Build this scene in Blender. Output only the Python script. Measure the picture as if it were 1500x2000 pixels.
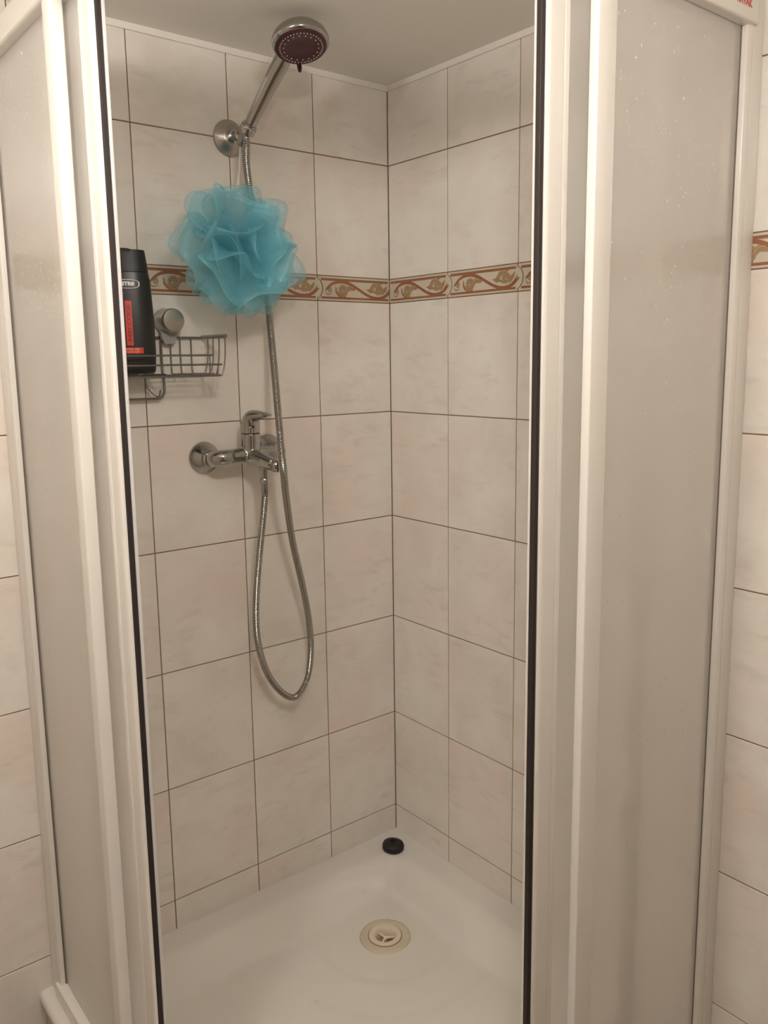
import bpy, bmesh, math, random
from mathutils import Vector, Matrix, noise
PI = math.pi
for o in list(bpy.data.objects): bpy.data.objects.remove(o)
SC = bpy.context.scene
COL = SC.collection

# ------------------------------------------------------------------ camera
CAM = Vector((-1.2506, -1.5393, 1.1173)); YAW, PITCH, ROLL = 0.891, -0.1584, -0.0127
FPX, PPX, PPY = 1638.0, 761.66, 963.53
_d = Vector((math.cos(PITCH)*math.cos(YAW), math.cos(PITCH)*math.sin(YAW), math.sin(PITCH)))
_r = Vector((math.sin(YAW), -math.cos(YAW), 0)); _u = _r.cross(_d)
CR = _r*math.cos(ROLL) + _u*math.sin(ROLL); CU = -_r*math.sin(ROLL) + _u*math.cos(ROLL); CD = _d
cam = bpy.data.cameras.new('camera'); camo = bpy.data.objects.new('camera', cam); COL.objects.link(camo)
m = Matrix((CR, CU, -CD)).transposed().to_4x4(); m.translation = CAM; camo.matrix_world = m
cam.sensor_fit = 'HORIZONTAL'; cam.sensor_width = 36; cam.lens = 36*FPX/1500
cam.shift_x = (750-PPX)/1500; cam.shift_y = (PPY-1000)/1500; cam.clip_start = .01
SC.camera = camo

# ------------------------------------------------------------------ world, exposure, lights
w = bpy.data.worlds.new('world'); SC.world = w; w.use_nodes = True
w.node_tree.nodes['Background'].inputs[0].default_value = (1, .9, .8, 1)
w.node_tree.nodes['Background'].inputs[1].default_value = .05
vs = SC.view_settings; vs.view_transform = 'Standard'; vs.look = 'None'; vs.gamma = 1; vs.use_curve_mapping = False
vs.exposure = 0.48
LAMP_POS = (-.90, -1.29, 1.61); LAMP_POWER = 11.0; LAMP_COL = (1.0, .93, .86)
LAMP2_POS = (-1.30, -.80, 1.585); LAMP2_POWER = 10.6
CEIL = 1.7156; FLOOR = -.25; TH = .249; BH = .0533; TW = .2

# ------------------------------------------------------------------ helpers
def ray(x, y): return CD + CR*((x-PPX)/FPX) - CU*((y-PPY)/FPX)
def atY(x, y, Y):
    v = ray(x, y); return CAM + v*((Y-CAM.y)/v.y)
def link(name, me, mat=None, parent=None, smooth=False):
    o = bpy.data.objects.new(name, me); COL.objects.link(o)
    if mat and not me.materials: me.materials.append(mat)
    if parent: o.parent = parent
    if smooth: me.shade_smooth()
    return o
def mesh(name, vs_, fs): 
    me = bpy.data.meshes.new(name); me.from_pydata([tuple(v) for v in vs_], [], fs); me.update(); return me
def obj(name, vf, mat, parent=None, smooth=False): return link(name, mesh(name, *vf), mat, parent, smooth)
def tag(o, label=None, cat=None, group=None, kind=None):
    for k, v in (('label', label), ('category', cat), ('group', group), ('kind', kind)):
        if v: o[k] = v
    return o
def empty(name, loc, label=None, cat=None, group=None, kind=None):
    o = bpy.data.objects.new(name, None); COL.objects.link(o); o.location = loc; o.empty_display_size = .02
    return tag(o, label, cat, group, kind)
def join(*parts):
    V, F = [], []
    for v, f in parts:
        n = len(V); V += list(v); F += [tuple(i+n for i in q) for q in f]
    return V, F
def xf(vf, M): return [M @ Vector(v) for v in vf[0]], vf[1]
def off(vf, p): 
    p = Vector(p); return [Vector(v)+p for v in vf[0]], vf[1]
def box(x0, x1, y0, y1, z0, z1, bev=0.0):
    if x0 > x1: x0, x1 = x1, x0
    if y0 > y1: y0, y1 = y1, y0
    if z0 > z1: z0, z1 = z1, z0
    bm = bmesh.new(); bmesh.ops.create_cube(bm, size=1)
    for v in bm.verts: v.co = Vector(((x0+x1)/2+v.co.x*(x1-x0), (y0+y1)/2+v.co.y*(y1-y0), (z0+z1)/2+v.co.z*(z1-z0)))
    if bev: bmesh.ops.bevel(bm, geom=bm.edges[:], offset=bev, segments=2, profile=.5, affect='EDGES')
    bm.verts.index_update(); r = ([v.co.copy() for v in bm.verts], [tuple(v.index for v in f.verts) for f in bm.faces]); bm.free(); return r
def smoothpts(pts, n=8):
    P = [Vector(p) for p in pts]; out = []
    for i in range(len(P)-1):
        a = P[i-1] if i else P[0]*2-P[1]; b, c = P[i], P[i+1]; d = P[i+2] if i+2 < len(P) else P[-1]*2-P[-2]
        for k in range(n):
            t = k/n; out.append(.5*((2*b)+(c-a)*t+(2*a-5*b+4*c-d)*t*t+(3*b-a-3*c+d)*t**3))
    out.append(P[-1]); return out
def tube(pts, rad, seg=12, cap=True, up=None):
    P = [Vector(p) for p in pts]; n = len(P)
    R = rad if isinstance(rad, (list, tuple)) else [rad]*n
    T = [(P[min(i+1, n-1)]-P[max(i-1, 0)]).normalized() for i in range(n)]
    a = up or (Vector((0, 0, 1)) if abs(T[0].z) < .9 else Vector((1, 0, 0)))
    N = (a - T[0]*a.dot(T[0])).normalized(); V, F = [], []
    for i in range(n):
        N = (N - T[i]*N.dot(T[i])).normalized(); B = T[i].cross(N)
        for k in range(seg):
            t = 2*PI*k/seg; V.append(P[i]+(N*math.cos(t)+B*math.sin(t))*R[i])
    for i in range(n-1):
        for k in range(seg):
            k2 = (k+1) % seg; F.append((i*seg+k, i*seg+k2, (i+1)*seg+k2, (i+1)*seg+k))
    if cap: F.append(tuple(reversed(range(seg)))); F.append(tuple((n-1)*seg+k for k in range(seg)))
    return V, F
def lathe(prof, base, axis, seg=40, caps=True):
    """prof: list of (distance along axis, radius)"""
    A = Vector(axis).normalized(); b = Vector(base)
    q = Vector((0, 0, 1)) if abs(A.z) < .9 else Vector((1, 0, 0)); N = (q-A*q.dot(A)).normalized(); B = A.cross(N)
    V, F = [], []
    for h, r in prof:
        for k in range(seg):
            t = 2*PI*k/seg; V.append(b+A*h+(N*math.cos(t)+B*math.sin(t))*max(r, 1e-5))
    for i in range(len(prof)-1):
        for k in range(seg):
            k2 = (k+1) % seg; F.append((i*seg+k, i*seg+k2, (i+1)*seg+k2, (i+1)*seg+k))
    if caps: F.append(tuple(reversed(range(seg)))); F.append(tuple((len(prof)-1)*seg+k for k in range(seg)))
    return V, F
def prism(poly, z0, z1, fn):
    """closed 2D polygon extruded; fn(s,t,h) -> 3D"""
    n = len(poly); V = [fn(s, t, z0) for s, t in poly]+[fn(s, t, z1) for s, t in poly]
    F = [tuple(range(n)), tuple(reversed(range(n, 2*n)))]+[(i, i+n, (i+1) % n+n, (i+1) % n) for i in range(n)]
    return V, F
def fixn(me):
    bm = bmesh.new(); bm.from_mesh(me); bmesh.ops.recalc_face_normals(bm, faces=bm.faces); bm.to_mesh(me); bm.free()
def autosm(o, ang=40):
    fixn(o.data); o.data.shade_smooth()
    for e in o.data.edges: pass
    bm = bmesh.new(); bm.from_mesh(o.data)
    for e in bm.edges:
        e.smooth = not (len(e.link_faces) == 2 and e.calc_face_angle(0) > math.radians(ang))
    bm.to_mesh(o.data); bm.free(); return o

# ------------------------------------------------------------------ materials
def mat(name, col, rough=.5, metal=0, spec=.5, **kw):
    m = bpy.data.materials.new(name); m.use_nodes = True; b = m.node_tree.nodes['Principled BSDF']
    b.inputs['Base Color'].default_value = (*col, 1); b.inputs['Roughness'].default_value = rough
    b.inputs['Metallic'].default_value = metal; b.inputs['Specular IOR Level'].default_value = spec
    for k, v in kw.items(): b.inputs[k.replace('_', ' ')].default_value = v
    return m
def NT(m): return m.node_tree.nodes, m.node_tree.links, m.node_tree.nodes['Principled BSDF']
def coords(N, L, rnd=True):
    tc = N.new('ShaderNodeTexCoord'); out = tc.outputs['Object']
    if rnd:
        oi = N.new('ShaderNodeObjectInfo'); ml = N.new('ShaderNodeVectorMath'); ml.operation = 'SCALE'
        cb = N.new('ShaderNodeCombineXYZ'); L.new(oi.outputs['Random'], cb.inputs[0]); L.new(oi.outputs['Random'], cb.inputs[1]); L.new(oi.outputs['Random'], cb.inputs[2])
        L.new(cb.outputs[0], ml.inputs[0]); ml.inputs['Scale'].default_value = 37.0
        ad = N.new('ShaderNodeVectorMath'); L.new(out, ad.inputs[0]); L.new(ml.outputs[0], ad.inputs[1]); out = ad.outputs[0]
    return out
def ramp(N, L, fac, stops):
    r = N.new('ShaderNodeValToRGB'); L.new(fac, r.inputs[0]); e = r.color_ramp.elements
    e[0].position, e[0].color = stops[0][0], (*stops[0][1], 1); e[1].position, e[1].color = stops[-1][0], (*stops[-1][1], 1)
    for p, c in stops[1:-1]: x = e.new(p); x.color = (*c, 1)
    return r.outputs[0]
def nz(N, L, vec, scale, detail=3, rough=.5, dist=0):
    n = N.new('ShaderNodeTexNoise'); n.inputs['Scale'].default_value = scale; n.inputs['Detail'].default_value = detail
    n.inputs['Roughness'].default_value = rough; n.inputs['Distortion'].default_value = dist; L.new(vec, n.inputs['Vector']); return n.outputs['Fac']
def mixc(N, L, fac, a, b, mode='MIX'):
    x = N.new('ShaderNodeMix'); x.data_type = 'RGBA'; x.blend_type = mode
    for s, v in ((x.inputs[0], fac), (x.inputs[6], a), (x.inputs[7], b)):
        if isinstance(v, (int, float)): s.default_value = v
        elif isinstance(v, tuple): s.default_value = (*v, 1)
        else: L.new(v, s)
    return x.outputs[2]
def bump(N, L, b, h, strength=.2, dist=.001):
    u = N.new('ShaderNodeBump'); u.inputs['Strength'].default_value = strength; u.inputs['Distance'].default_value = dist
    L.new(h, u.inputs['Height']); L.new(u.outputs[0], b.inputs['Normal']); return u

def make_tile_mat():
    m = mat('glazed_marbled_tile', (.7, .63, .56), .22, spec=.45); N, L, b = NT(m); v = coords(N, L)
    c = ramp(N, L, nz(N, L, v, 8, 4, .55, .4), [(.32, (.735, .685, .62)), (.5, (.79, .745, .68)), (.68, (.825, .785, .73))])
    pk = ramp(N, L, nz(N, L, v, 5.5, 2), [(.50, (0, 0, 0)), (.66, (1, 1, 1))])
    c = mixc(N, L, mixc(N, L, .55, (0, 0, 0), pk), c, (.80, .68, .605))
    mp = N.new('ShaderNodeMapping'); mp.inputs['Rotation'].default_value = (0, .75, 0); mp.inputs['Scale'].default_value = (14, 14, 46); L.new(v, mp.inputs[0])
    vein = ramp(N, L, nz(N, L, mp.outputs[0], 1.0, 5, .6, .5), [(.50, (0, 0, 0)), (.68, (1, 1, 1))])
    gr = ramp(N, L, nz(N, L, v, 11, 3), [(.42, (0, 0, 0)), (.62, (1, 1, 1))])
    f = mixc(N, L, 1.0, vein, gr, 'MULTIPLY'); f2 = mixc(N, L, .6, (0, 0, 0), f)
    c = mixc(N, L, f2, c, (.635, .60, .535)); L.new(c, b.inputs['Base Color'])
    bump(N, L, b, nz(N, L, v, 22, 2), .25, .0006); return m
TILE = make_tile_mat()
BORDER = mat('cream_border_glaze', (.60, .54, .435), .25)
PRINT_R = mat('rust_border_print', (.31, .125, .06), .3)
PRINT_O = mat('ochre_border_print', (.35, .23, .12), .3)
PRINT_L = mat('light_ochre_print', (.50, .36, .21), .3)
GROUT = mat('brown_grout', (.24, .155, .09), .9)
def make_paint(name, col, s=60, st=.12):
    m = mat(name, col, .8); N, L, b = NT(m); v = coords(N, L, False)
    bump(N, L, b, nz(N, L, v, s, 4), st, .002); return m
CEILM = make_paint('ceiling_paint', (.86, .835, .77)); WALLM = make_paint('wall_plaster', (.62, .57, .50)); FLOORM = mat('floor_ceramic', (.20, .135, .085), .35)
GASKET = mat('taupe_gasket', (.16, .13, .10), .6)
CAULK = mat('cream_sealant', (.80, .765, .70), .5)
def make_white():
    m = mat('white_lacquered_aluminium', (.78, .745, .69), .28, spec=.5, Coat_Weight=.3, Coat_Roughness=.12); N, L, b = NT(m); v = coords(N, L, False)
    return m
WHITE = make_white()
SEALM = mat('dark_magnet_rubber', (.022, .014, .012), .65)
SEALW = mat('pale_seal_plastic', (.66, .64, .64), .35)
def make_tray():
    m = mat('white_acrylic_tray', (.76, .70, .63), .2, spec=.5, Coat_Weight=.35, Coat_Roughness=.08); N, L, b = NT(m); v = coords(N, L, False)
    c = ramp(N, L, nz(N, L, v, 5, 4), [(.3, (.72, .685, .63)), (.7, (.755, .72, .67))])
    speck = ramp(N, L, nz(N, L, v, 55, 2, .5), [(.70, (0, 0, 0)), (.78, (1, 1, 1))]); c = mixc(N, L, mixc(N, L, .35, (0, 0, 0), speck), c, (.55, .47, .36))
    # one small yellowish lime spot on the tray floor
    vm = N.new('ShaderNodeVectorMath'); vm.operation = 'DISTANCE'; L.new(v, vm.inputs[0]); vm.inputs[1].default_value = (-.466, -.183, -.117)
    sp = ramp(N, L, vm.outputs['Value'], [(.004, (1, 1, 1)), (.011, (0, 0, 0))]); c = mixc(N, L, mixc(N, L, .5, (0, 0, 0), sp), c, (.50, .43, .22))
    L.new(c, b.inputs['Base Color']); return m
TRAY = make_tray()
DRAINM = mat('ivory_plastic', (.60, .53, .40), .4); DRAINC = mat('cream_plastic', (.72, .63, .50), .35); DRAIND = mat('drain_hollow', (.30, .22, .15), .7)
PLUG = mat('black_rubber', (.012, .010, .009), .6)
CHROME = mat('chrome', (.44, .43, .41), .13, 1)
def make_brushed(name, col, r):
    m = mat(name, col, r, 1); N, L, b = NT(m); b.inputs['Anisotropic'].default_value = .5; return m
BRUSHED = make_brushed('brushed_steel', (.42, .395, .365), .3)
WIRE = mat('grey_plated_wire', (.27, .25, .23), .28, 1)
HOSEM = mat('steel_hose', (.36, .345, .32), .2, 1)
CLEARG = mat('smoky_clear_plastic', (.35, .34, .31), .15, spec=.5)
PURPLE = mat('dark_plum_plastic', (.06, .012, .018), .35)
NOZ = mat('pale_pink_rubber', (.55, .40, .38), .5)
DARK = mat('dark_gap', (.03, .025, .02), .6)
BLACKB = mat('matte_black_bottle', (.018, .018, .017), .34, spec=.4)
BLACKC = mat('black_cap', (.02, .02, .019), .42, spec=.35)
RED = mat('red_label', (.62, .045, .03), .4); DRED = mat('deep_red_print', (.28, .012, .015), .4); LWHITE = mat('white_label_print', (.78, .76, .73), .4); PINKP = mat('crimson_fine_print', (.16, .015, .035), .4); SALMON = mat('salmon_label_print', (.85, .35, .22), .4)
CORD = mat('white_cord', (.80, .76, .72), .6)
WOOD = mat('brown_door_wood', (.16, .08, .04), .4)

def make_frost(name, seed, tint, trans):
    m = bpy.data.materials.new(name); m.use_nodes = True; N = m.node_tree.nodes; L = m.node_tree.links; N.clear()
    out = N.new('ShaderNodeOutputMaterial'); tc = N.new('ShaderNodeTexCoord')
    vo = N.new('ShaderNodeTexNoise'); vo.inputs['Scale'].default_value = 260; vo.inputs['Detail'].default_value = 2
    mp = N.new('ShaderNodeMapping'); mp.inputs['Scale'].default_value = (.5, .5, 1.6); L.new(tc.outputs['Object'], mp.inputs[0]); L.new(mp.outputs[0], vo.inputs['Vector'])
    bp = N.new('ShaderNodeBump'); bp.inputs['Strength'].default_value = .12; bp.inputs['Distance'].default_value = .0006; L.new(vo.outputs['Fac'], bp.inputs['Height'])
    rf = N.new('ShaderNodeBsdfRefraction'); rf.inputs['IOR'].default_value = 1.06; rf.inputs['Roughness'].default_value = .5; rf.inputs['Color'].default_value = (.97, .96, .94, 1)
    tr = N.new('ShaderNodeBsdfTranslucent'); tr.inputs['Color'].default_value = (*tint, 1)
    df = N.new('ShaderNodeBsdfDiffuse'); df.inputs['Color'].default_value = (*tint, 1)
    gl = N.new('ShaderNodeBsdfGlossy'); gl.inputs['Roughness'].default_value = .24; gl.inputs['Color'].default_value = (.9, .9, .9, 1)
    for n in (gl, df): L.new(bp.outputs[0], n.inputs['Normal'])
    m1 = N.new('ShaderNodeMixShader'); m1.inputs[0].default_value = .45; L.new(tr.outputs[0], m1.inputs[1]); L.new(df.outputs[0], m1.inputs[2])
    m2 = N.new('ShaderNodeMixShader'); m2.inputs[0].default_value = trans; L.new(m1.outputs[0], m2.inputs[1]); L.new(rf.outputs[0], m2.inputs[2])
    fr = N.new('ShaderNodeFresnel'); fr.inputs['IOR'].default_value = 1.45
    m3 = N.new('ShaderNodeMixShader'); L.new(fr.outputs[0], m3.inputs[0]); L.new(m2.outputs[0], m3.inputs[1]); L.new(gl.outputs[0], m3.inputs[2])
    ge = N.new('ShaderNodeNewGeometry'); tp = N.new('ShaderNodeBsdfTransparent'); m4 = N.new('ShaderNodeMixShader')   # the sheet scatters once, on the face that is met first
    L.new(ge.outputs['Backfacing'], m4.inputs[0]); L.new(m3.outputs[0], m4.inputs[1]); L.new(tp.outputs[0], m4.inputs[2]); L.new(m4.outputs[0], out.inputs[0]); return m
FROST = make_frost('frosted_polystyrene', 0, (.92, .90, .87), .35)
DROP = mat('water_drop', (.95, .94, .92), .08, spec=.9, Transmission_Weight=.25, IOR=1.33)

def make_net():
    m = bpy.data.materials.new('turquoise_nylon_net'); m.use_nodes = True; N = m.node_tree.nodes; L = m.node_tree.links; N.clear()
    out = N.new('ShaderNodeOutputMaterial')
    at = N.new('ShaderNodeAttribute'); at.attribute_name = 'rim'
    uv = N.new('ShaderNodeUVMap'); uv.uv_map = 'net'
    br = N.new('ShaderNodeTexVoronoi'); br.feature = 'DISTANCE_TO_EDGE'; br.inputs['Scale'].default_value = 1.0; L.new(uv.outputs[0], br.inputs['Vector'])
    cells = ramp(N, L, br.outputs['Distance'], [(.10, (.85, .85, .85)), (.24, (.50, .50, .50))])
    al = N.new('ShaderNodeMath'); al.operation = 'MULTIPLY_ADD'; L.new(at.outputs['Fac'], al.inputs[0]); al.inputs[1].default_value = .55; L.new(cells, al.inputs[2]); al.use_clamp = True
    sc = N.new('ShaderNodeMath'); sc.operation = 'MULTIPLY'; L.new(al.outputs[0], sc.inputs[0]); sc.inputs[1].default_value = .55
    df = N.new('ShaderNodeBsdfDiffuse'); df.inputs['Color'].default_value = (.25, .65, .76, 1)
    tr = N.new('ShaderNodeBsdfTranslucent'); tr.inputs['Color'].default_value = (.28, .70, .81, 1)
    gl = N.new('ShaderNodeBsdfGlossy'); gl.inputs['Roughness'].default_value = .35; gl.inputs['Color'].default_value = (.5, .8, .9, 1)
    tp = N.new('ShaderNodeBsdfTransparent')
    a = N.new('ShaderNodeMixShader'); a.inputs[0].default_value = .45; L.new(df.outputs[0], a.inputs[1]); L.new(tr.outputs[0], a.inputs[2])
    b = N.new('ShaderNodeMixShader'); b.inputs[0].default_value = .07; L.new(a.outputs[0], b.inputs[1]); L.new(gl.outputs[0], b.inputs[2])
    c = N.new('ShaderNodeMixShader'); L.new(sc.outputs[0], c.inputs[0]); L.new(tp.outputs[0], c.inputs[1]); L.new(b.outputs[0], c.inputs[2]); L.new(c.outputs[0], out.inputs[0]); return m
NET = make_net()

# ------------------------------------------------------------------ room shell
XL, YF = -2.25, -2.45       # far ends of the bathroom behind the camera
def slab(name, *a, m=WALLM): return tag(obj(name, box(*a), m), kind='structure')
wl = slab('wall_left', XL, .10, .006, .10, FLOOR, CEIL); wr = slab('wall_right', .006, .10, YF, .10, FLOOR, CEIL)
slab('wall_back', XL-.1, XL, YF-.1, .10, FLOOR, CEIL); slab('wall_front', XL, .10, YF-.1, YF, FLOOR, CEIL)
slab('floor', XL-.1, .1, YF-.1, .1, FLOOR-.1, FLOOR, m=FLOORM); slab('ceiling', XL-.1, .1, YF-.1, .1, CEIL, CEIL+.1, m=CEILM)
door = empty('reflection_door_1', (-1.4, YF, FLOOR), kind='structure')  # unseen door, added to give the chrome darker reflections
def part(name, vf, m, parent, smooth=None, label=None, kind=None):
    """mesh part given in world coordinates, parented to a root that is only translated"""
    o = obj(name, off(vf, -Vector(parent.matrix_world.translation if parent.parent else parent.location)) if parent.type == 'EMPTY' else vf, m, parent)
    if smooth: autosm(o, smooth)
    else: fixn(o.data)
    if label: o['label'] = label
    if kind: o['kind'] = kind
    return o
part('door_leaf', box(-1.75, -1.05, YF+.001, YF+.03, FLOOR+.005, 1.55, .002), WOOD, door)
part('door_handle', join(lathe([(0, .02), (.006, .02)], (-1.68, YF+.0305, .78), (0, 1, 0), 20), tube([(-1.68, YF+.035, .78), (-1.68, YF+.075, .78), (-1.58, YF+.08, .78)], .008)), CHROME, door, 40)

# tiles -------------------------------------------------------------------
GAP = .0021
def tile_mesh(wd, ht):
    vf = box(-wd/2+GAP/2, wd/2-GAP/2, 0, .005, -ht/2+GAP/2, ht/2-GAP/2)
    bm = bmesh.new(); V = [bm.verts.new(v) for v in vf[0]]
    for f in vf[1]: bm.faces.new([V[i] for i in f])
    bm.normal_update(); fr = [e for e in bm.edges if all(abs(v.co.y) < 1e-6 for v in e.verts)]
    bmesh.ops.bevel(bm, geom=fr, offset=.0009, segments=2, profile=.5, affect='EDGES')
    bmesh.ops.recalc_face_normals(bm, faces=bm.faces)
    me = bpy.data.meshes.new('tile'); bm.to_mesh(me); bm.free(); me.materials.append(TILE); return me
cache = {}
def tile(par, side, s0, s1, z0, z1):
    k = (round(s1-s0, 4), round(z1-z0, 4))
    if k not in cache: cache[k] = tile_mesh(*k)
    o = bpy.data.objects.new('tile', cache[k]); COL.objects.link(o); o.parent = par
    c = (s0+s1)/2
    if side == 'L': o.location = (-c, rng.uniform(-.00015, .00015), (z0+z1)/2)
    else: o.location = (rng.uniform(-.00015, .00015), -c, (z0+z1)/2); o.rotation_euler = (0, 0, -PI/2)
    return o
rng = random.Random(4)
rows = [(-TH, 0)]+[(i*TH, (i+1)*TH) for i in range(5)]+[(5*TH+BH, 6*TH+BH), (6*TH+BH, CEIL)]
rows = [(FLOOR, -TH)] * 0 + rows
SEAMS = {'L': [0, .2003]+[.2003+TW*i for i in range(1, 6)], 'R': [0, .1961]+[.1961+TW*i for i in range(1, 6)]}
for side, par in (('L', wl), ('R', wr)):
    sm = SEAMS[side]
    for i in range(len(sm)-1):
        for z0, z1 in rows: tile(par, side, sm[i], sm[i+1], z0, z1)
    e = sm[-1]
    if side == 'L': g = box(-e, .006, .0014, .006, FLOOR, CEIL)
    else: g = box(.0014, .006, -e, .0014, FLOOR, CEIL)
    o = obj('grout_bed', g, GROUT, par)
# border tiles: interlocking curved ends, scroll print as thin glaze relief
def ends(t):   # seam bulge (towards viewer's right) as function of height 0..1
    x = (t-.5)/.40
    return .0135*max(0, 1-x*x)**.6 if abs(x) < 1 else 0.0
NS = 20
def btile_outline(s0, s1, l=True, r=True):
    # s runs to viewer's right
    ts = [k/NS for k in range(NS+1)]
    P = [(s0+GAP*.75+(ends(t) if l else 0), t) for t in ts]+[(s1-GAP*.75+(ends(t) if r else 0), t) for t in reversed(ts)]
    return P
Z0B, Z1B = 5*TH+GAP/2, 5*TH+BH-GAP/2
def wallfn(side, s_off):
    # local tile frame: s right, t up (0..1), h depth towards wall
    if side == 'L': return lambda s, t, h: Vector((s, h, (t-.5)*(Z1B-Z0B)))
    return lambda s, t, h: Vector((h, -s, (t-.5)*(Z1B-Z0B)))
def stroke(pts, wd, n=6):
    P = [Vector((p[0], p[1]*(Z1B-Z0B), 0)) for p in pts]; P = smoothpts(P, n); N_ = len(P); W = wd if isinstance(wd, list) else [wd]*len(pts)
    L_, R_ = [], []
    for i, p in enumerate(P):
        f = i/(N_-1)*(len(W)-1); a = int(f); ww = W[a]+(W[min(a+1, len(W)-1)]-W[a])*(f-a)
        T = (P[min(i+1, N_-1)]-P[max(i-1, 0)]).normalized(); Q = Vector((-T.y, T.x, 0))*ww/2
        L_.append(p+Q); R_.append(p-Q)
    return [((q.x, q.y/(Z1B-Z0B)), (q2.x, q2.y/(Z1B-Z0B))) for q, q2 in zip(L_, R_)]
def print_mesh(fn, strokes, name, hh):
    V, F = [], []
    for q_, (st, lo, hi) in enumerate(strokes):
        h_ = hh-q_*.00002
        st = [((min(max(a[0], lo), hi), a[1]), (min(max(b[0], lo), hi), b[1])) for a, b in st]
        n = len(V)
        for e_, (a, b) in enumerate(st): V += [fn(a[0], a[1], h_-e_*3e-7), fn(b[0], b[1], h_-e_*3e-7)]
        for i in range(len(st)-1): F.append((n+2*i, n+2*i+1, n+2*i+3, n+2*i+2))
    return mesh(name, V, F)
def spiral(cx, cy, r0, r1, a0, turns, asp=1.0, n=14):
    H = Z1B-Z0B
    return [(cx+(r0+(r1-r0)*k/n)*math.cos(a0+turns*2*PI*k/n), (cy*H+(r0+(r1-r0)*k/n)*asp*math.sin(a0+turns*2*PI*k/n))/H) for k in range(n+1)]
def border_tile(par, side, a, b, l=True, r=True, draw=True, clip=None):
    """a,b: positions along s (viewer's right is +), a<b"""
    Lw = TW; fn = wallfn(side, 0)
    c = (a+b)/2
    outl = [(s-c, t) for s, t in btile_outline(a, b, l, r)]
    V, F = prism(outl, 0.0, .005, fn)
    o = obj('border_tile', (V, F), BORDER, par); fixn(o.data)
    zc = (Z0B+Z1B)/2
    if side == 'L': o.location = (c, -.0002, zc)
    else: o.location = (-.0002, -c, zc)
    if not draw: return o
    s0 = -(b-a)/2 if clip is None else clip     # where the full pattern starts, local
    lo, hi = -(b-a)/2+.002, (b-a)/2+(.010 if r else -.002)
    X = lambda f: s0+f*Lw
    def S(pts, wd): return (stroke([(X(p[0]), p[1]) for p in pts], wd), lo, hi)
    red = [S([(.045, .875), (.3, .875), (.6, .875), (.975, .875)], .0052), S([(.045, .115), (.3, .115), (.6, .115), (.975, .115)], .0045),
           S([(.105, .42), (.16, .62), (.24, .76), (.34, .80), (.45, .70), (.56, .50), (.66, .31), (.76, .19), (.86, .18), (.95, .30), (1.015, .50)], [.004, .005, .006, .0075, .0065, .006, .006, .006, .007, .006, .004]),
           S([(.90, .24), (.96, .40), (1.0, .62)], [.003, .004, .001]),
           S([(.10, .36), (.13, .25), (.19, .30)], [.001, .0022, .001]), S([(.24, .60), (.245, .35), (.30, .20), (.37, .16)], [.001, .002, .003, .001])]
    H = Z1B-Z0B
    def sp(cx, cy, rr, a0, tn, wd): return (stroke([(s0+cx*Lw+(p[0]), p[1]) for p in spiral(0, cy, rr, rr*.18, a0, tn)], wd, 3), lo, hi)
    och = [sp(.335, .44, .0125, -2.4, 1.9, .0068), sp(.165, .44, .0060, 1.0, 1.3, .0036), S([(.36, .30), (.42, .55), (.49, .52), (.52, .62)], [.007, .011, .008, .001]),
           S([(.25, .55), (.25, .38), (.30, .22), (.38, .2)], [.002, .006, .008, .004]),
           sp(.845, .50, .0105, -.6, 1.9, .0062), S([(.845, .74), (.77, .70), (.72, .50), (.66, .52)], [.005, .010, .009, .001]), S([(.82, .35), (.76, .45), (.70, .38)], [.004, .005, .001]),
           S([(.88, .36), (.93, .55), (.965, .74)], [.008, .009, .001]), S([(.83, .60), (.85, .78), (.89, .80)], [.003, .006, .001])]
    for nm, ss, mt, hh in (('rust_scroll_print', red, PRINT_R, -.0003), ('ochre_leaf_print', och, PRINT_O, -.0002)):
        q = link(nm, print_mesh(fn, ss, nm, hh), mt, o)
    li = [sp(.335, .44, .0145, -2.55, 1.9, .0009), sp(.845, .50, .0115, -.75, 1.9, .0009), S([(.36, .34), (.42, .60), (.48, .58)], [.001, .0016, .001]), S([(.82, .72), (.77, .66), (.73, .55)], [.001, .0015, .001])]
    link('pale_scroll_highlight', print_mesh(fn, li, 'hl', -.0006), PRINT_L, o)
    return o
sm = SEAMS['L']
for i in range(len(sm)-1):
    a, b = -sm[i+1], -sm[i]
    border_tile(wl, 'L', a, b, True, i != 0)
sm = SEAMS['R']
# on the right wall s grows away from the corner (viewer's right)
border_tile(wr, 'R', -GAP*.2, .0025, False, True, False)
for i in range(len(sm)-1): border_tile(wr, 'R', sm[i], sm[i+1], True, True, True, None if i else (-(sm[1])/2-.004))

# sealant beads -------------------------------------------------------------
def bead(name, pts, r, sq=1): return tag(obj(name, tube(pts, r, 10), CAULK, None, True), kind='structure')
def wedge(x0, x1, y0, y1, name):
    return tag(obj(name, box(x0, x1, y0, y1, CEIL-.012, CEIL+.002, .0015), CAULK), kind='structure')
wedge(-1.4, 0, -.0035, .0, 'trim_1'); wedge(-.0035, 0, -1.4, -.0040, 'trim_2')

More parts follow.
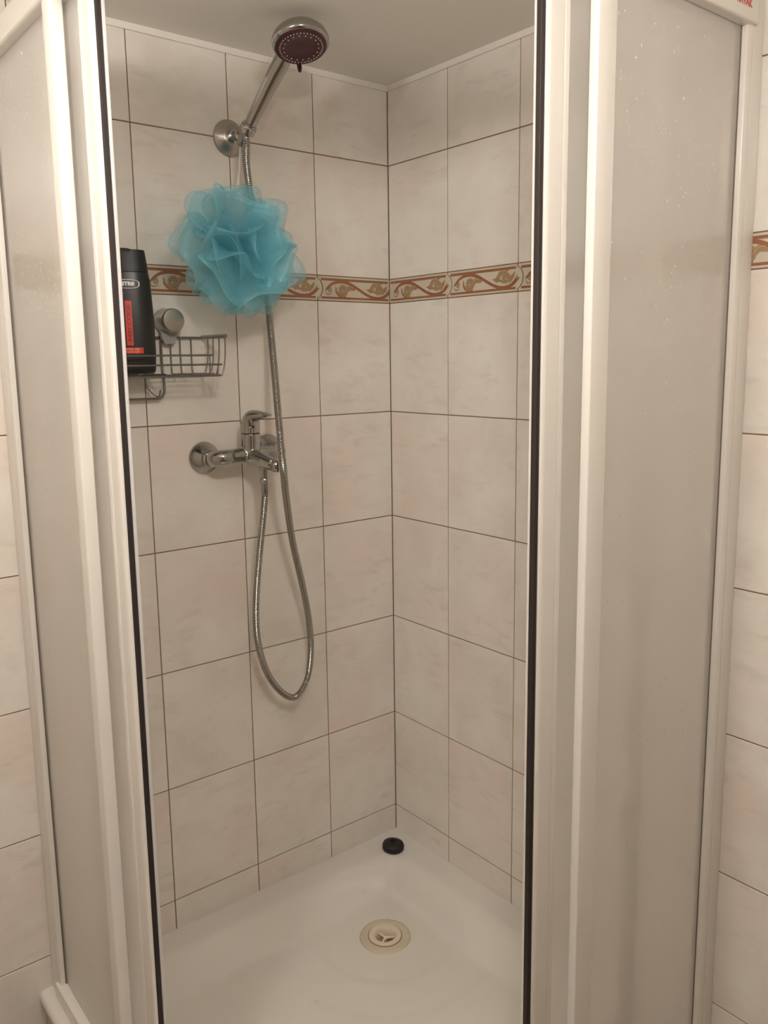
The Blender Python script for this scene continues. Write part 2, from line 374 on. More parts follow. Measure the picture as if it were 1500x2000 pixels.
# ------------------------------------------------------------------ shower tray
TX, TY, ZR = -.873, -.893, -.065
DR = Vector((-.232, -.243))
def tray_z(x, y):
    def sd(v, e):  # distance inside rims
        return min(-v-.066, v-e-.066)
    a, b = min(-x-.060, x-TX-.085), min(-y-.060, y-TY-.085)
    rr = .05                                   # rounded inner corner
    if a < rr and b < rr: s = rr-math.hypot(rr-a, rr-b)
    else: s = min(a, b)
    t = max(0, min(1, s/.085)); dz = (t*t*(3-2*t))
    z = ZR-.047*dz
    d = math.hypot(x-DR.x, y-DR.y)
    if dz > 0:
        z -= dz*.010*max(0, 1-d/.75)
        for R0, h in ((.140, .0026), (.235, .0022)):
            q = (d-R0)/.007; z += dz*h*(1/(1+math.exp(-q*2)))
    k = min(-x-0, -y-0); 
    return z
tray = empty('shower_tray', (-.44, -.445, FLOOR), 'white acrylic shower tray with a raised rim fitted in the tiled corner', 'shower tray')
def tray_mesh():
    xs = [TX+.0+(0-TX)*i/120 for i in range(121)]; ys = [TY+(0-TY)*i/120 for i in range(121)]
    n = len(xs); V = [Vector((x, y, tray_z(x, y))) for y in ys for x in xs]; F = []
    for j in range(n-1):
        for i in range(n-1):
            cx, cy = (xs[i]+xs[i+1])/2, (ys[j]+ys[j+1])/2
            if math.hypot(cx-DR.x, cy-DR.y) < .034: continue
            F.append((j*n+i, j*n+i+1, (j+1)*n+i+1, (j+1)*n+i))
    # rounded outer lip + skirt on the two room sides, then plain back sides
    def skirt(idx, nx, ny):
        nonlocal V, F
        prev = idx
        for dx, dz in ((.004, -.002), (.0075, -.007), (.0085, -.014), (.006, -.028), (.0, -.034), (0, -.16)):
            cur = []
            for q in idx:
                cur.append(len(V)); V.append(V[q]+Vector((nx*dx, ny*dx, dz)))
            for k in range(len(idx)-1): F.append((prev[k], prev[k+1], cur[k+1], cur[k]))
            prev = cur
    skirt([j*n for j in range(n)], -1, 0); skirt([i for i in range(n)][::-1], 0, -1)
    return V, F
part('basin', tray_mesh(), TRAY, tray, 60)
zd = tray_z(DR.x-.06, DR.y-.06)
dr = empty('floor_drain', (DR.x, DR.y, zd-.03), 'cream plastic round drain set in the tray floor', 'drain')
part('flange', lathe([(.0300, .028), (.0325, .0285), (.0335, .036), (.0338, .050), (.0328, .0545), (.030, .056), (.022, .056), (.010, .030)], (DR.x, DR.y, zd-.031), (0, 0, 1), 56, False), DRAINM, dr, 50)
part('gap_ring', lathe([(.0, .0375), (.0008, .0375), (.0008, .0355), (.0, .0355)], (DR.x, DR.y, zd+.0024), (0, 0, 1), 56, False), DRAIND, dr, 50)
part('strainer_cup', lathe([(.0, .0355), (.0035, .0352), (.0045, .034), (.004, .026), (.001, .0215), (-.010, .020), (-.016, .019)], (DR.x, DR.y, zd+.0015), (0, 0, 1), 56, False), DRAINC, dr, 50)
part('cup_floor', lathe([(0, .019), (.001, .019)], (DR.x, DR.y, zd-.015), (0, 0, 1), 32), DRAIND, dr)
sp_ = []
for k in range(3):
    a = math.radians(75+120*k+15); dx, dy = math.cos(a), math.sin(a)
    sp_.append(tube([(DR.x, DR.y, zd-.004), (DR.x+dx*.020, DR.y+dy*.020, zd-.004)], [.0028, .0022], 8))
sp_.append(lathe([(-.006, .004), (.001, .004), (.002, .003)], (DR.x, DR.y, zd-.004), (0, 0, 1), 16))
part('strainer_cross', join(*sp_), DRAINC, dr, 40)
# black rubber plug on the rim corner
pc = (-.066, -.068); pz = tray_z(*pc)
pl = empty('drain_plug', (pc[0], pc[1], pz), 'black rubber plug lying on the tray rim in the corner', 'plug')
part('plug_disc', lathe([(.0, .0235), (.003, .0262), (.011, .0266), (.0160, .0245), (.0190, .0185), (.0198, .010), (.0200, .0)], (pc[0], pc[1], pz-.0005), (.06, -.03, 1), 40), PLUG, pl, 50)
part('pull_ring', [Vector(v) for v in []] and None or tube([(pc[0]+.007*math.cos(t), pc[1]+.007*math.sin(t), pz+.0205) for t in [2*PI*k/24 for k in range(25)]], .0013, 8), PLUG, pl, 60)

# ------------------------------------------------------------------ enclosure
enc = empty('shower_enclosure', (-.86, -.87, ZR), 'white framed corner shower enclosure with frosted panels and open sliding doors', 'shower enclosure')
ZT, ZB = 1.582, -.035
def P_(name, vf, m=WHITE, smooth=None, label=None, parent=enc, kind=None): return part(name, vf, m, parent, smooth, label, kind)
def profile_L(poly, z0, z1):      # poly of (x,y)
    n = len(poly); V = [Vector((x, y, z0)) for x, y in poly]+[Vector((x, y, z1)) for x, y in poly]
    return V, [tuple(range(n)), tuple(range(2*n-1, n-1, -1))]+[(i, (i+1) % n, (i+1) % n+n, i+n) for i in range(n)]
def rnd(poly, r, n=3):
    out = []
    for i, p in enumerate(poly):
        a, b, c = Vector(poly[i-1]), Vector(p), Vector(poly[(i+1) % len(poly)])
        ra = min(r, (a-b).length*.45, (c-b).length*.45); u, v = (a-b).normalized()*ra, (c-b).normalized()*ra
        for k in range(n+1):
            t = k/n; out.append(tuple((b+u)*(1-t)**2+b*2*t*(1-t)+(b+v)*t*t))
    return out
# left wall side
P_('wall_profile', profile_L(rnd([(-.8555, -.0005), (-.8555, -.033), (-.822, -.033), (-.822, -.0005)], .0015), ZR+.001, ZT+.046), smooth=30)
P_('panel_frame', profile_L(rnd([(-.8555, -.0345), (-.8545, -.042), (-.8535, -.0485), (-.828, -.0485), (-.828, -.0345)], .002), ZB, ZT), smooth=30)
P_('panel_gasket', profile_L(rnd([(-.8455, -.0485), (-.8455, -.0495), (-.836, -.0495), (-.836, -.0485)], .0004), ZB, ZT), GASKET)
P_('post', profile_L(rnd([(-.856, -.340), (-.8565, -.350), (-.855, -.3650), (-.8365, -.3665), (-.8365, -.340)], .003), ZB, ZT), smooth=30)
# right wall side
P_('wall_profile', profile_L(rnd([(-.0005, -.870), (-.029, -.870), (-.029, -.838), (-.0005, -.838)], .0015), ZR+.001, ZT+.046), smooth=30)
P_('panel_frame', profile_L(rnd([(-.0305, -.8705), (-.038, -.8695), (-.0430, -.868), (-.0430, -.845), (-.0305, -.845)], .002), ZB, ZT), smooth=30)
P_('panel_gasket', profile_L(rnd([(-.0430, -.860), (-.0445, -.860), (-.0445, -.850), (-.0430, -.850)], .0005), ZB, ZT), GASKET)
P_('post', profile_L(rnd([(-.3464, -.870), (-.365, -.8705), (-.382, -.869), (-.382, -.8555), (-.3464, -.8555)], .003), ZB, ZT), smooth=30)
# frosted fixed panels, slightly bowed
def sheet(p0, p1, nrm, bow, th, z0, z1, n=24):
    p0, p1, nrm = Vector(p0), Vector(p1), Vector(nrm); V, F = [], []
    for sgn in (0, 1):
        for z in (z0, z1):
            for k in range(n+1):
                t = k/n; q = p0.lerp(p1, t)+nrm*(bow(t)+sgn*th); V.append(Vector((q.x, q.y, z)))
    m_ = n+1
    for k in range(n):
        F.append((k, k+1, m_+k+1, m_+k)); F.append((2*m_+k+1, 2*m_+k, 3*m_+k, 3*m_+k+1)); F.append((k+1, k, 2*m_+k, 2*m_+k+1)); F.append((m_+k, m_+k+1, 3*m_+k+1, 3*m_+k))
    F += [(0, m_, 3*m_, 2*m_), (n, 2*m_+n, 3*m_+n, m_+n)]
    return V, F
bow = lambda t: .0008*math.sin(PI*t)
FL = P_('fixed_panel', sheet((-.8400, -.0495, 0), (-.8400, -.3405, 0), (-1, 0, 0), bow, .003, ZB, ZT), FROST, 50, 'frosted water-spotted panel beside the left wall')
FR = P_('fixed_panel', sheet((-.0440, -.8555, 0), (-.346, -.8555, 0), (0, -1, 0), bow, .003, ZB, ZT), FROST, 50, 'frosted water-spotted panel beside the right wall')
# sliding doors
dl = P_('sliding_door', sheet((-.8270, -.060, 0), (-.8270, -.4130, 0), (-1, 0, 0), lambda t: 0, .003, ZB-.012, ZT+.006), FROST, 50, 'frosted door leaf slid open behind the left panel')
drr = P_('sliding_door', sheet((-.060, -.8375, 0), (-.4060, -.8375, 0), (0, -1, 0), lambda t: 0, .003, ZB-.012, ZT+.006), FROST, 50, 'frosted door leaf slid open behind the right panel')
def S_(name, vf, m, par, smooth=None, kind=None, label=None):   # sub-part in enclosure coordinates
    o = obj(name, off(vf, -enc.location), m, par)
    autosm(o, smooth) if smooth else fixn(o.data)
    if kind: o['kind'] = kind
    if label: o['label'] = label
    return o
Zd0, Zd1 = ZB-.014, ZT+.008
S_('door_profile', profile_L(rnd([(-.8350, -.4120), (-.8350, -.4210), (-.8335, -.4225), (-.8345, -.4440), (-.8330, -.4505), (-.8275, -.4515), (-.8275, -.4120)], .0016), Zd0, Zd1), WHITE, dl, 30)
S_('light_band_strip', profile_L(rnd([(-.8330, -.3000), (-.8330, -.2700), (-.8302, -.2700), (-.8302, -.3000)], .0004), Zd0+.02, Zd1-.01), WHITE, dl)  # added white strip, imitates the soft light band in the left panel
S_('magnetic_seal', profile_L(rnd([(-.8273, -.4460), (-.8273, -.4525), (-.8202, -.4525), (-.8202, -.4460)], .001), Zd0, Zd1), SEALM, dl)
S_('seal_lip', profile_L(rnd([(-.8200, -.4120), (-.8200, -.4515), (-.8143, -.4515), (-.8143, -.4120)], .0015), Zd0, Zd1), SEALW, dl, 30)
S_('light_band_strip', profile_L(rnd([(-.247, -.8440), (-.247, -.8408), (-.203, -.8408), (-.203, -.8440)][::-1], .0004), Zd0+.02, Zd1-.01), WHITE, drr)  # added strip behind the right panel, stands in for its light band
S_('door_profile', profile_L(rnd([(-.4050, -.8460), (-.4130, -.8460), (-.4145, -.8445), (-.4170, -.8475), (-.4410, -.8470), (-.4465, -.8450), (-.4475, -.8390), (-.4475, -.826), (-.4050, -.826)], .0016), Zd0, Zd1), WHITE, drr, 30)
S_('magnetic_seal', profile_L(rnd([(-.4477, -.8445), (-.4532, -.8425), (-.4532, -.8350), (-.4477, -.8350)], .001), Zd0, Zd1), SEALM, drr)
# rails: rounded outer face
def rail(side, z0, z1, dep, rr):
    prof = rnd([(0, z0), (0, z1), (dep, z1), (dep, z0)], rr, 5); V, F = [], []
    xo, yo = -.8600, -.8760
    n = len(prof)
    for d_, z in prof:
        if side == 'L': V += [Vector((xo+d_, -.0340, z)), Vector((xo+d_, yo+d_, z))]
        else: V += [Vector((-.0300, yo+d_, z)), Vector((xo+d_, yo+d_, z))]
    for i in range(n): j = (i+1) % n; F.append((2*i, 2*i+1, 2*j+1, 2*j))
    F += [tuple(2*i for i in range(n)), tuple(2*i+1 for i in reversed(range(n)))]
    return V, F
tl = P_('top_rail', rail('L', ZT, ZT+.040, .048, .007), smooth=40); tr_ = P_('top_rail', rail('R', ZT, ZT+.040, .048, .005), smooth=40, label='white top rail with a red maker\'s mark')
P_('bottom_rail', rail('L', ZR+.001, ZB, .046, .0015), smooth=20); P_('bottom_rail', rail('R', ZR+.001, ZB, .046, .0015), smooth=20)
# water drops on the outer faces of the panels (a relief too small to count)
def drops(side, n, seed):
    rg = random.Random(seed); V, F = [], []
    for i in range(n):
        t = rg.random(); zz = ZT-.02-1.05*abs(rg.gauss(0, .42)) if rg.random() < .85 else rg.uniform(0, 1.5)
        if zz < 0: continue
        r = rg.choice((.0005, .0006, .0008, .001, .0013))
        if side == 'L': c = Vector((-.8433-bow(t), -.0495-.289*t, zz)); n1 = Vector((-1, 0, 0)); n2 = Vector((0, 1, 0))
        else: c = Vector((-.044-.302*t, -.8588-bow(t), zz)); n1 = Vector((0, -1, 0)); n2 = Vector((1, 0, 0))
        b = len(V); st = rg.uniform(1, 2.2)
        V.append(c+n1*r*.5)
        for k in range(6): a = k*PI/3; V.append(c+n2*math.cos(a)*r+Vector((0, 0, 1))*math.sin(a)*r*st)
        for k in range(6): F.append((b, b+1+k, b+1+(k+1) % 6))
    return V, F
S_('water_drops', drops('L', 800, 1), DROP, FL, 80, 'stuff'); S_('water_drops', drops('R', 420, 2), DROP, FR, 80, 'stuff')

def text_mesh(txt, size, bold=0.0, spacing=1.0):
    cu = bpy.data.curves.new('t', 'FONT'); cu.body = txt; cu.size = size; cu.offset = bold; cu.space_character = spacing; cu.align_x = 'CENTER'; cu.align_y = 'CENTER'; cu.resolution_u = 3
    o = bpy.data.objects.new('t', cu); COL.objects.link(o); dg = bpy.context.evaluated_depsgraph_get()
    me = bpy.data.meshes.new_from_object(o.evaluated_get(dg)); bpy.data.objects.remove(o)
    V = [v.co.copy() for v in me.vertices]; F = [tuple(p.vertices) for p in me.polygons]; bpy.data.meshes.remove(me); return V, F
tv, tf = text_mesh('RAVAK', .0145, .0006, 1.0)
S_('red_brand_print', ([Vector((-.0690+v.x*.86, -.8763, ZT+.0215+v.y)) for v in tv], tf), mat('red_rail_print', (.62, .10, .07), .4), tr_)

# ------------------------------------------------------------------ shower bracket, handset, hose
FLC = Vector((-.4005, 0, 1.548))
hb = empty('shower_bracket', FLC, 'round brushed chrome wall bracket holding the handset, on the left wall', 'shower bracket')
part('flange', lathe([(0, .0345), (.003, .0345), (.0045, .0335), (.016, .020), (.0175, .0165), (.018, .012)], FLC+Vector((0, -.0006, 0)), (0, -1, 0), 48), BRUSHED, hb, 35)
J = atY(474, 263, -.052)
part('arm', join(lathe([(0, .0125), (.006, .013), (.009, .0095), (.016, .0085), (.024, .011), (.030, .009)], FLC+Vector((0, -.017, 0)), (J-FLC).normalized()*1, 24)), CHROME, hb, 40)
H0 = atY(484, 252, -.082); H1 = atY(550, 122, -.165)          # axis of the handset
AX = (H1-H0).normalized()
part('ball_joint', lathe([(-.011+.022*k/10, .0115*math.sin(PI*(.06+.88*k/10))) for k in range(11)], J+Vector((0, -.004, 0)), (0, -1, 0), 24), CHROME, hb, 60)
cupc = H0-AX*.010
part('cradle', join(lathe([(-.006, .0130), (-.0055, .0150), (.007, .0158), (.008, .0150), (.0075, .0125)], H0-AX*.002, AX, 32, False),
                    tube([J+Vector((0, -.002, -.012)), J+Vector((0, -.004, -.004)), atY(478, 254, -.070), atY(485, 241, -.080), atY(487, 237, -.082)], [.0085, .0098, .0090, .0085, .0055], 18)), CHROME, hb, 50)

hs = empty('hand_shower', H0, 'chrome hand shower with a dark plum spray face, clipped in the bracket', 'hand shower')
HC = atY(587, 84, -.222)                                     # head centre
VH = (HC-CAM).normalized(); _q = (CR*.13-CU*.99); _q = (_q-VH*_q.dot(VH)).normalized(); NF = (-VH*.60+_q*.80).normalized()           # spray direction
_t = H1-HC; _t = (_t-NF*_t.dot(NF)).normalized(); neck = HC+_t*.030-NF*.014
pts = smoothpts([H0-AX*.004, H0.lerp(H1, .35)+CU*.001, H0.lerp(H1, .72)+CU*.003, H1+CU*.001, H1.lerp(neck, .6)-NF*.002, neck], 8)
rr = [.0108, .0128, .0150, .0152, .0130, .0100]
R_ = []
for i in range(len(pts)):
    f = i/(len(pts)-1)*5; a = min(int(f), 4); R_.append(rr[a]+(rr[a+1]-rr[a])*(f-a))
part('handle', tube(pts, R_, 28), CHROME, hs, 60)
part('handle_collar', lathe([(-.004, .0118), (-.003, .0138), (.004, .0142), (.005, .0125)], H0+AX*.006, AX, 28), CHROME, hs, 40)
part('head_shell', lathe([(-.030, .0005), (-.0295, .010), (-.0275, .022), (-.0235, .034), (-.018, .0425), (-.011, .0485), (-.003, .0508), (.003, .0498), (.0065, .0468), (.007, .0455), (.004, .045)], HC, NF, 64, False), CHROME, hs, 60)
part('spray_face', lathe([(.004, .0452), (.0085, .0452), (.0095, .0435), (.0098, .030), (.0088, .0275), (.0090, .010), (.0092, .0005)], HC, NF, 64, False), PURPLE, hs, 35)
def nozzles():
    q = CR-NF*CR.dot(NF); q.normalize(); q2 = NF.cross(q); out = []
    for R0, n_, h in ((.0375, 40, .0097), (.0310, 18, .0097)):
        for k in range(n_):
            a = 2*PI*(k+.5)/n_; p = HC+NF*h+(q*math.cos(a)+q2*math.sin(a))*R0
            rr_ = .00125 if R0 > .02 else .0006
            out.append(lathe([(0, rr_), (.0012, rr_*.8)], p, NF, 8))
    return join(*out)
part('nozzles', nozzles(), NOZ, hs, 60, kind='stuff')
qd = (_q*.60+VH*.80).normalized(); qd = (qd-NF*qd.dot(NF)).normalized()
lv0 = HC+NF*.003+(qd*.985-CR*.17).normalized()*.0455
part('spray_lever', tube([lv0-NF*.002, lv0+NF*.006+qd*.002, lv0+NF*.014+qd*.001, lv0+NF*.020-qd*.001], [.0040, .0045, .0042, .0030], 14), PURPLE, hs, 60)

# hose: corrugated steel hose from handset down in front of the mixer, loop, and up to the mixer outlet
MO = atY(517, 940, -.098)                                    # hose nut below mixer outlet
hp = [H0-AX*.014, atY(481, 275, -.088), atY(481, 320, -.068), atY(489, 380, -.045), atY(505, 470, -.036), atY(521, 570, -.040), atY(530, 660, -.075), atY(539, 760, -.125), atY(547, 850, -.158), atY(553, 910, -.162), atY(560, 980, -.135), atY(572, 1060, -.10),
      atY(590, 1140, -.072), atY(603, 1210, -.055), atY(607, 1270, -.045), atY(600, 1325, -.040), atY(577, 1361, -.042), atY(548, 1350, -.05), atY(520, 1310, -.06), atY(503, 1250, -.065), atY(500, 1180, -.07), atY(506, 1090, -.08), atY(514, 1010, -.09), atY(518, 965, -.097), MO-Vector((0, 0, .006))]
path = smoothpts(hp, 60)
def resample(P, step):
    out = [P[0]]; acc = 0
    for a, b in zip(P, P[1:]):
        l = (b-a).length; 
        while l-acc >= step-1e-9 if False else False: pass
        d = step-acc
        while d <= l: out.append(a.lerp(b, d/l)); d += step
        acc = l-(d-step)
    return out
pp = resample(path, .00085); rad = [.0072 if i % 4 in (1, 2) else .0056 for i in range(len(pp))]
hose = empty('shower_hose', H0-AX*.014, 'corrugated steel hose looping from the handset down to the mixer', 'hose')
part('corrugated_tube', tube(pp, rad, 12), HOSEM, hose, 100)
part('hose_cone', lathe([(-.030, .0072), (-.026, .0085), (-.004, .0100), (.0, .0100)], H0-AX*.004, AX, 24), CHROME, hose, 40)
part('hose_nut', lathe([(-.028, .0068), (-.026, .0078), (-.006, .0085), (-.005, .0100), (.004, .0100), (.006, .009)], MO, (0, 0, 1), 6*4), CHROME, hose, 30)

# ------------------------------------------------------------------ mixer tap
mx = empty('shower_mixer', (-.4135, 0, .93), 'chrome single-lever shower mixer on the left wall', 'mixer tap')
ML, MR = Vector((-.487, 0, .927)), Vector((-.338, 0, .932))
for c in (ML, MR):
    part('escutcheon', lathe([(.0, .0325), (.002, .0325), (.005, .0315), (.019, .0165), (.021, .0150), (.030, .0150)], c+Vector((0, -.0006, 0)), (0, -1, 0), 48), CHROME, mx, 30)
    part('union_nut', join(lathe([(.0, .014), (.001, .0175), (.012, .0175), (.014, .0160)], c+Vector((0, -.024, 0)), (0, -1, 0), 6*5)), CHROME, mx, 30)
YB = -.058
def body():
    c = Vector((-.4125, YB, .930)); parts = []
    parts.append(tube(smoothpts([ML+Vector((.001, -.036, 0)), ML+Vector((.004, -.048, .001)), Vector((-.470, YB, .930)), Vector((-.445, YB, .931)), c], 5), [.0160]*5+[.0160]*5+[.0155]*5+[.0155]*5+[.0160], 24))
    parts.append(tube(smoothpts([MR+Vector((-.001, -.036, 0)), MR+Vector((-.004, -.048, .001)), Vector((-.355, YB, .930)), Vector((-.380, YB, .931)), c], 5), [.0160]*5+[.0160]*5+[.0155]*5+[.0155]*5+[.0160], 24))
    top = atY(491, 846, -.062)
    parts.append(tube([Vector((c.x, YB, .918)), Vector((c.x, YB, .935)), Vector((c.x, YB-.001, .948)), Vector((c.x, YB-.002, top.z))], [.018, .0205, .0200, .0198], 32))
    tip = atY(537, 908, -.130)
    parts.append(tube([c+Vector((0, .004, -.001)), c+Vector((0, -.018, -.003)), c.lerp(tip, .6), tip+Vector((0, .006, .0))], [.017, .0165, .0138, .0128], 28))
    parts.append(tube([MO+Vector((0, 0, .028)), MO+Vector((0, 0, .006))], [.0105, .0098], 20))
    return join(*parts), c, top, tip
bv, MC, TOP, TIP = body()
b_ = part('valve_body', bv, CHROME, mx, 60)
rm = b_.modifiers.new('blend', 'REMESH'); rm.mode = 'VOXEL'; rm.voxel_size = .0011; rm.use_smooth_shade = True
sm_ = b_.modifiers.new('soft', 'CORRECTIVE_SMOOTH') if False else b_.modifiers.new('soft', 'SMOOTH'); sm_.factor = .6; sm_.iterations = 9
fa = (TIP-MC).normalized()
part('spout_cap', lathe([(-.002, .0118), (.0, .0132), (.006, .0134), (.007, .0118), (.0085, .0118), (.009, .0130), (.014, .0124), (.0175, .0095), (.019, .005), (.0193, .0004)], TIP+Vector((0, .004, 0)), fa, 32), CHROME, mx, 35)
# lever: dome on the tower sweeping forward into a flat tip
LT = atY(527, 811, -.118)
lb = Vector((MC.x, YB-.002, TOP.z+.001))
def lever():
    P = [lb+Vector((0, .000, .0)), lb+Vector((0, 0, .010)), lb+Vector((0, -.003, .021)), lb+Vector((0, -.014, .0335)), lb.lerp(LT, .62)+Vector((0, 0, .0135)), LT+Vector((0, .012, .0005)), LT]
    P = smoothpts(P, 7)
    Wd = [.0198, .0198, .0192, .0165, .0115, .0085, .0050]; Hd = [.0198, .0198, .0185, .0130, .0068, .0036, .0022]
    V, F = [], []; n = len(P); sg = 28; prevN = None
    for i, p in enumerate(P):
        f = i/(n-1)*6; a = min(int(f), 5); wd = Wd[a]+(Wd[a+1]-Wd[a])*(f-a); hd = Hd[a]+(Hd[a+1]-Hd[a])*(f-a)
        T = (P[min(i+1, n-1)]-P[max(i-1, 0)]).normalized(); X = Vector((1, 0, 0)); U = T.cross(X).normalized()
        for k in range(sg):
            t = 2*PI*k/sg; V.append(p+X*math.cos(t)*wd+U*math.sin(t)*hd)
    for i in range(n-1):
        for k in range(sg): k2 = (k+1) % sg; F.append((i*sg+k, i*sg+k2, (i+1)*sg+k2, (i+1)*sg+k))
    F += [tuple(reversed(range(sg))), tuple((n-1)*sg+k for k in range(sg))]
    return V, F
lvr = part('lever', lever(), CHROME, mx, 60)
part('lever_gap', lathe([(-.0012, .0188), (.0010, .0188)], lb, (0, 0, 1), 32), DARK, mx)
part('set_screw_cap', lathe([(0, .0030), (.0016, .0028)], lb+Vector((-.0040, -.0192, .0125)), (-.2, -1, .05), 16), DARK, mx)

# ------------------------------------------------------------------ wire rack with suction cup, bottle
rk = empty('wire_rack', (-.56, 0, 1.095), 'grey metal wire shower rack held by a suction cup on the left wall', 'shower rack')
ZTOP, ZBT, XR, XLF = 1.1635, 1.0915, -.480, -.735
def wr_(name, pts, r=.0017, n=5, sm__=True): return part(name, tube(smoothpts(pts, n) if sm__ else pts, r, 8), WIRE, rk, 60)
YFR = -.098
def corner(pts): return pts
wr_('rim_wire', [(XLF, YFR, ZTOP), (XLF-.001, -.05, ZTOP), (XLF, -.008, ZTOP), (XLF+.02, -.006, ZTOP), (-.6, -.006, ZTOP), (XR-.012, -.006, ZTOP), (XR-.002, -.010, ZTOP), (XR, -.022, ZTOP), (XR, -.06, ZTOP), (XR, YFR, ZTOP)], .0023)
part('rim_cap_wire', tube(smoothpts([(XR, -.004, ZTOP+.001), (XR+.0005, -.05, ZTOP+.001), (XR, YFR-.003, ZTOP+.001)], 4), .0038, 10), WIRE, rk, 60)
wr_('base_wire', [(XLF+.008, YFR+.004, ZBT), (-.6, YFR, ZBT), (XR-.022, YFR, ZBT), (XR-.012, YFR+.004, ZBT), (XR-.009, YFR+.014, ZBT), (XR-.009, -.05, ZBT), (XR-.009, -.02, ZBT), (XR-.014, -.008, ZBT), (XR-.03, -.006, ZBT), (-.6, -.006, ZBT), (XLF+.01, -.006, ZBT)], .0021)
for z, x1 in ((1.1290, -.512), (1.1120, -.495)):
    wr_('front_wire', [(XLF+.004, YFR-.002, z), (-.62, YFR-.002, z), (x1-.006, YFR-.002, z), (x1, YFR+.001, z), (x1+.001, YFR+.005, z)], .0018)
for y in (YFR, -.074, -.05, -.028): wr_('end_wire', [(XR, y, ZTOP), (XR-.001, y, 1.13), (XR-.005, y, 1.105), (XR-.010, y, ZBT-.001)], .0015)
for y in (YFR, -.05): wr_('end_wire', [(XLF, y, ZTOP), (XLF+.002, y, 1.13), (XLF+.008, y, ZBT-.001)], .0015)
for x in (-.512, ): wr_('front_upright', [(x, YFR+.001, 1.1300), (x-.001, YFR+.0005, 1.115), (x-.002, YFR, ZBT-.001)], .0015)
wr_('front_upright', [(-.495, YFR+.001, 1.113), (-.4965, YFR+.0005, 1.105), (-.498, YFR, ZBT-.001)], .0015)
for x in (-.505, -.528, -.548, -.60, -.65, -.70):
    wr_('back_wire', [(x, -.006, ZTOP), (x, -.0055, 1.13), (x, -.007, 1.101), (x, -.012, ZBT+.0035), (x, -.05, ZBT+.0035), (x, YFR+.002, ZBT+.0035)], .0015)
for y in (-.03, -.052, -.075): wr_('floor_wire', [(XLF+.01, y, ZBT+.0005), (-.6, y, ZBT+.0005), (XR-.011, y, ZBT+.0005)], .0014)
XB = -.5685
wr_('towel_bar', [(XB, -.010, 1.160), (XB, -.009, 1.12), (XB+.0005, -.012, 1.09), (XB, -.014, 1.065), (XB-.0025, -.014, 1.056), (XB-.010, -.014, 1.050), (XB-.02, -.014, 1.0485), (-.64, -.014, 1.0485), (-.70, -.014, 1.0485), (-.716, -.014, 1.052), (-.720, -.014, 1.062), (-.720, -.010, 1.10), (-.720, -.009, 1.16)], .0026)
wr_('hook', [(-.606, -.014, 1.096), (-.605, -.014, 1.078), (-.602, -.016, 1.068), (-.594, -.020, 1.058), (-.588, -.024, 1.053), (-.586, -.030, 1.056), (-.5855, -.034, 1.066)], .0016)
SUC = Vector((-.5555, 0, 1.1945))
part('suction_cup', lathe([(0, .0225), (.002, .0235), (.006, .0225), (.009, .0215)], SUC+Vector((0, -.0006, 0)), (0, -1, 0), 40), CLEARG, rk, 40, 'dull grey suction cup')
part('suction_housing', lathe([(-.006, .0222), (-.004, .0228), (.026, .0226), (.0262, .0205), (.028, .0205), (.0282, .0218), (.034, .0215), (.036, .0205), (.0365, .018)], SUC+Vector((0, -.0085, 0)), (0, -1, 0), 48), BRUSHED, rk, 30)
part('suction_bracket', join(prism(rnd([(-.016, -.015), (-.015, -.030), (-.010, -.043), (.010, -.043), (.015, -.030), (.016, -.015)], .005), 0, -.010, lambda s, t, h: SUC+Vector((s, h-.010, t))), tube([SUC+Vector((-.015, -.016, -.033)), SUC+Vector((.015, -.016, -.033))], .0038, 12)), CLEARG, rk, 40)

# bottle
BC = atY(260, 729, -.056); BCz = ZBT+.0056
bt = empty('shower_gel_bottle', (BC.x, BC.y, BCz), 'black shower gel bottle with red label standing in the wire rack', 'bottle'); bt.rotation_euler = (0, 0, math.radians(-21))
HB = .2185
def hw(z):       # half width, half depth along height
    K = [(0, .036, .0225), (.003, .0395, .0245), (.010, .041, .0255), (.04, .0425, .0260), (.09, .0420, .0255), (.135, .0400, .0240), (.165, .0385, .0230), (.173, .0365, .0222), (.1825, .0355, .0216), (.186, .0352, .0213), (.21, .0325, .0195), (.2165, .0315, .0185), (HB, .0300, .0170)]
    for a, b in zip(K, K[1:]):
        if z <= b[0]: f = (z-a[0])/(b[0]-a[0]); return a[1]+(b[1]-a[1])*f, a[2]+(b[2]-a[2])*f
    return K[-1][1:]
def sup(t, a, b, p=2.5):
    c, s = math.cos(t), math.sin(t); return a*abs(c)**(2/p)*(1 if c > 0 else -1), b*abs(s)**(2/p)*(1 if s > 0 else -1)
def loft(zs, top_slope=0):
    V, F = [], []; sg = 56
    for z in zs:
        a, b = hw(z)
        for k in range(sg): x, y = sup(2*PI*k/sg, a, b); V.append(Vector((x, y, z-(max(0, x)*.18 if z > .2165 and top_slope else 0))))
    for i in range(len(zs)-1):
        for k in range(sg): k2 = (k+1) % sg; F.append((i*sg+k, i*sg+k2, (i+1)*sg+k2, (i+1)*sg+k))
    F += [tuple(reversed(range(sg))), tuple((len(zs)-1)*sg+k for k in range(sg))]; return V, F
def bpart(name, vf, m, smooth=None, par=None):
    o = obj(name, vf, m, par or bt)
    autosm(o, smooth) if smooth else fixn(o.data); return o
bodyo = bpart('bottle_body', loft([0, .0015, .003, .006, .010, .025, .04, .06, .09, .11, .135, .15, .165, .172, .1775]), BLACKB, 50)
capo = bpart('flip_cap', loft([.1785, .1825, .186, .195, .21, .2165, HB], 1), BLACKC, 40)
def onfront(s, z, h=.0004):
    a, b = hw(z); x = min(abs(s)/a, .98); y = b*(1-x**2.5)**(1/2.5); return Vector((s, -y-h, z))
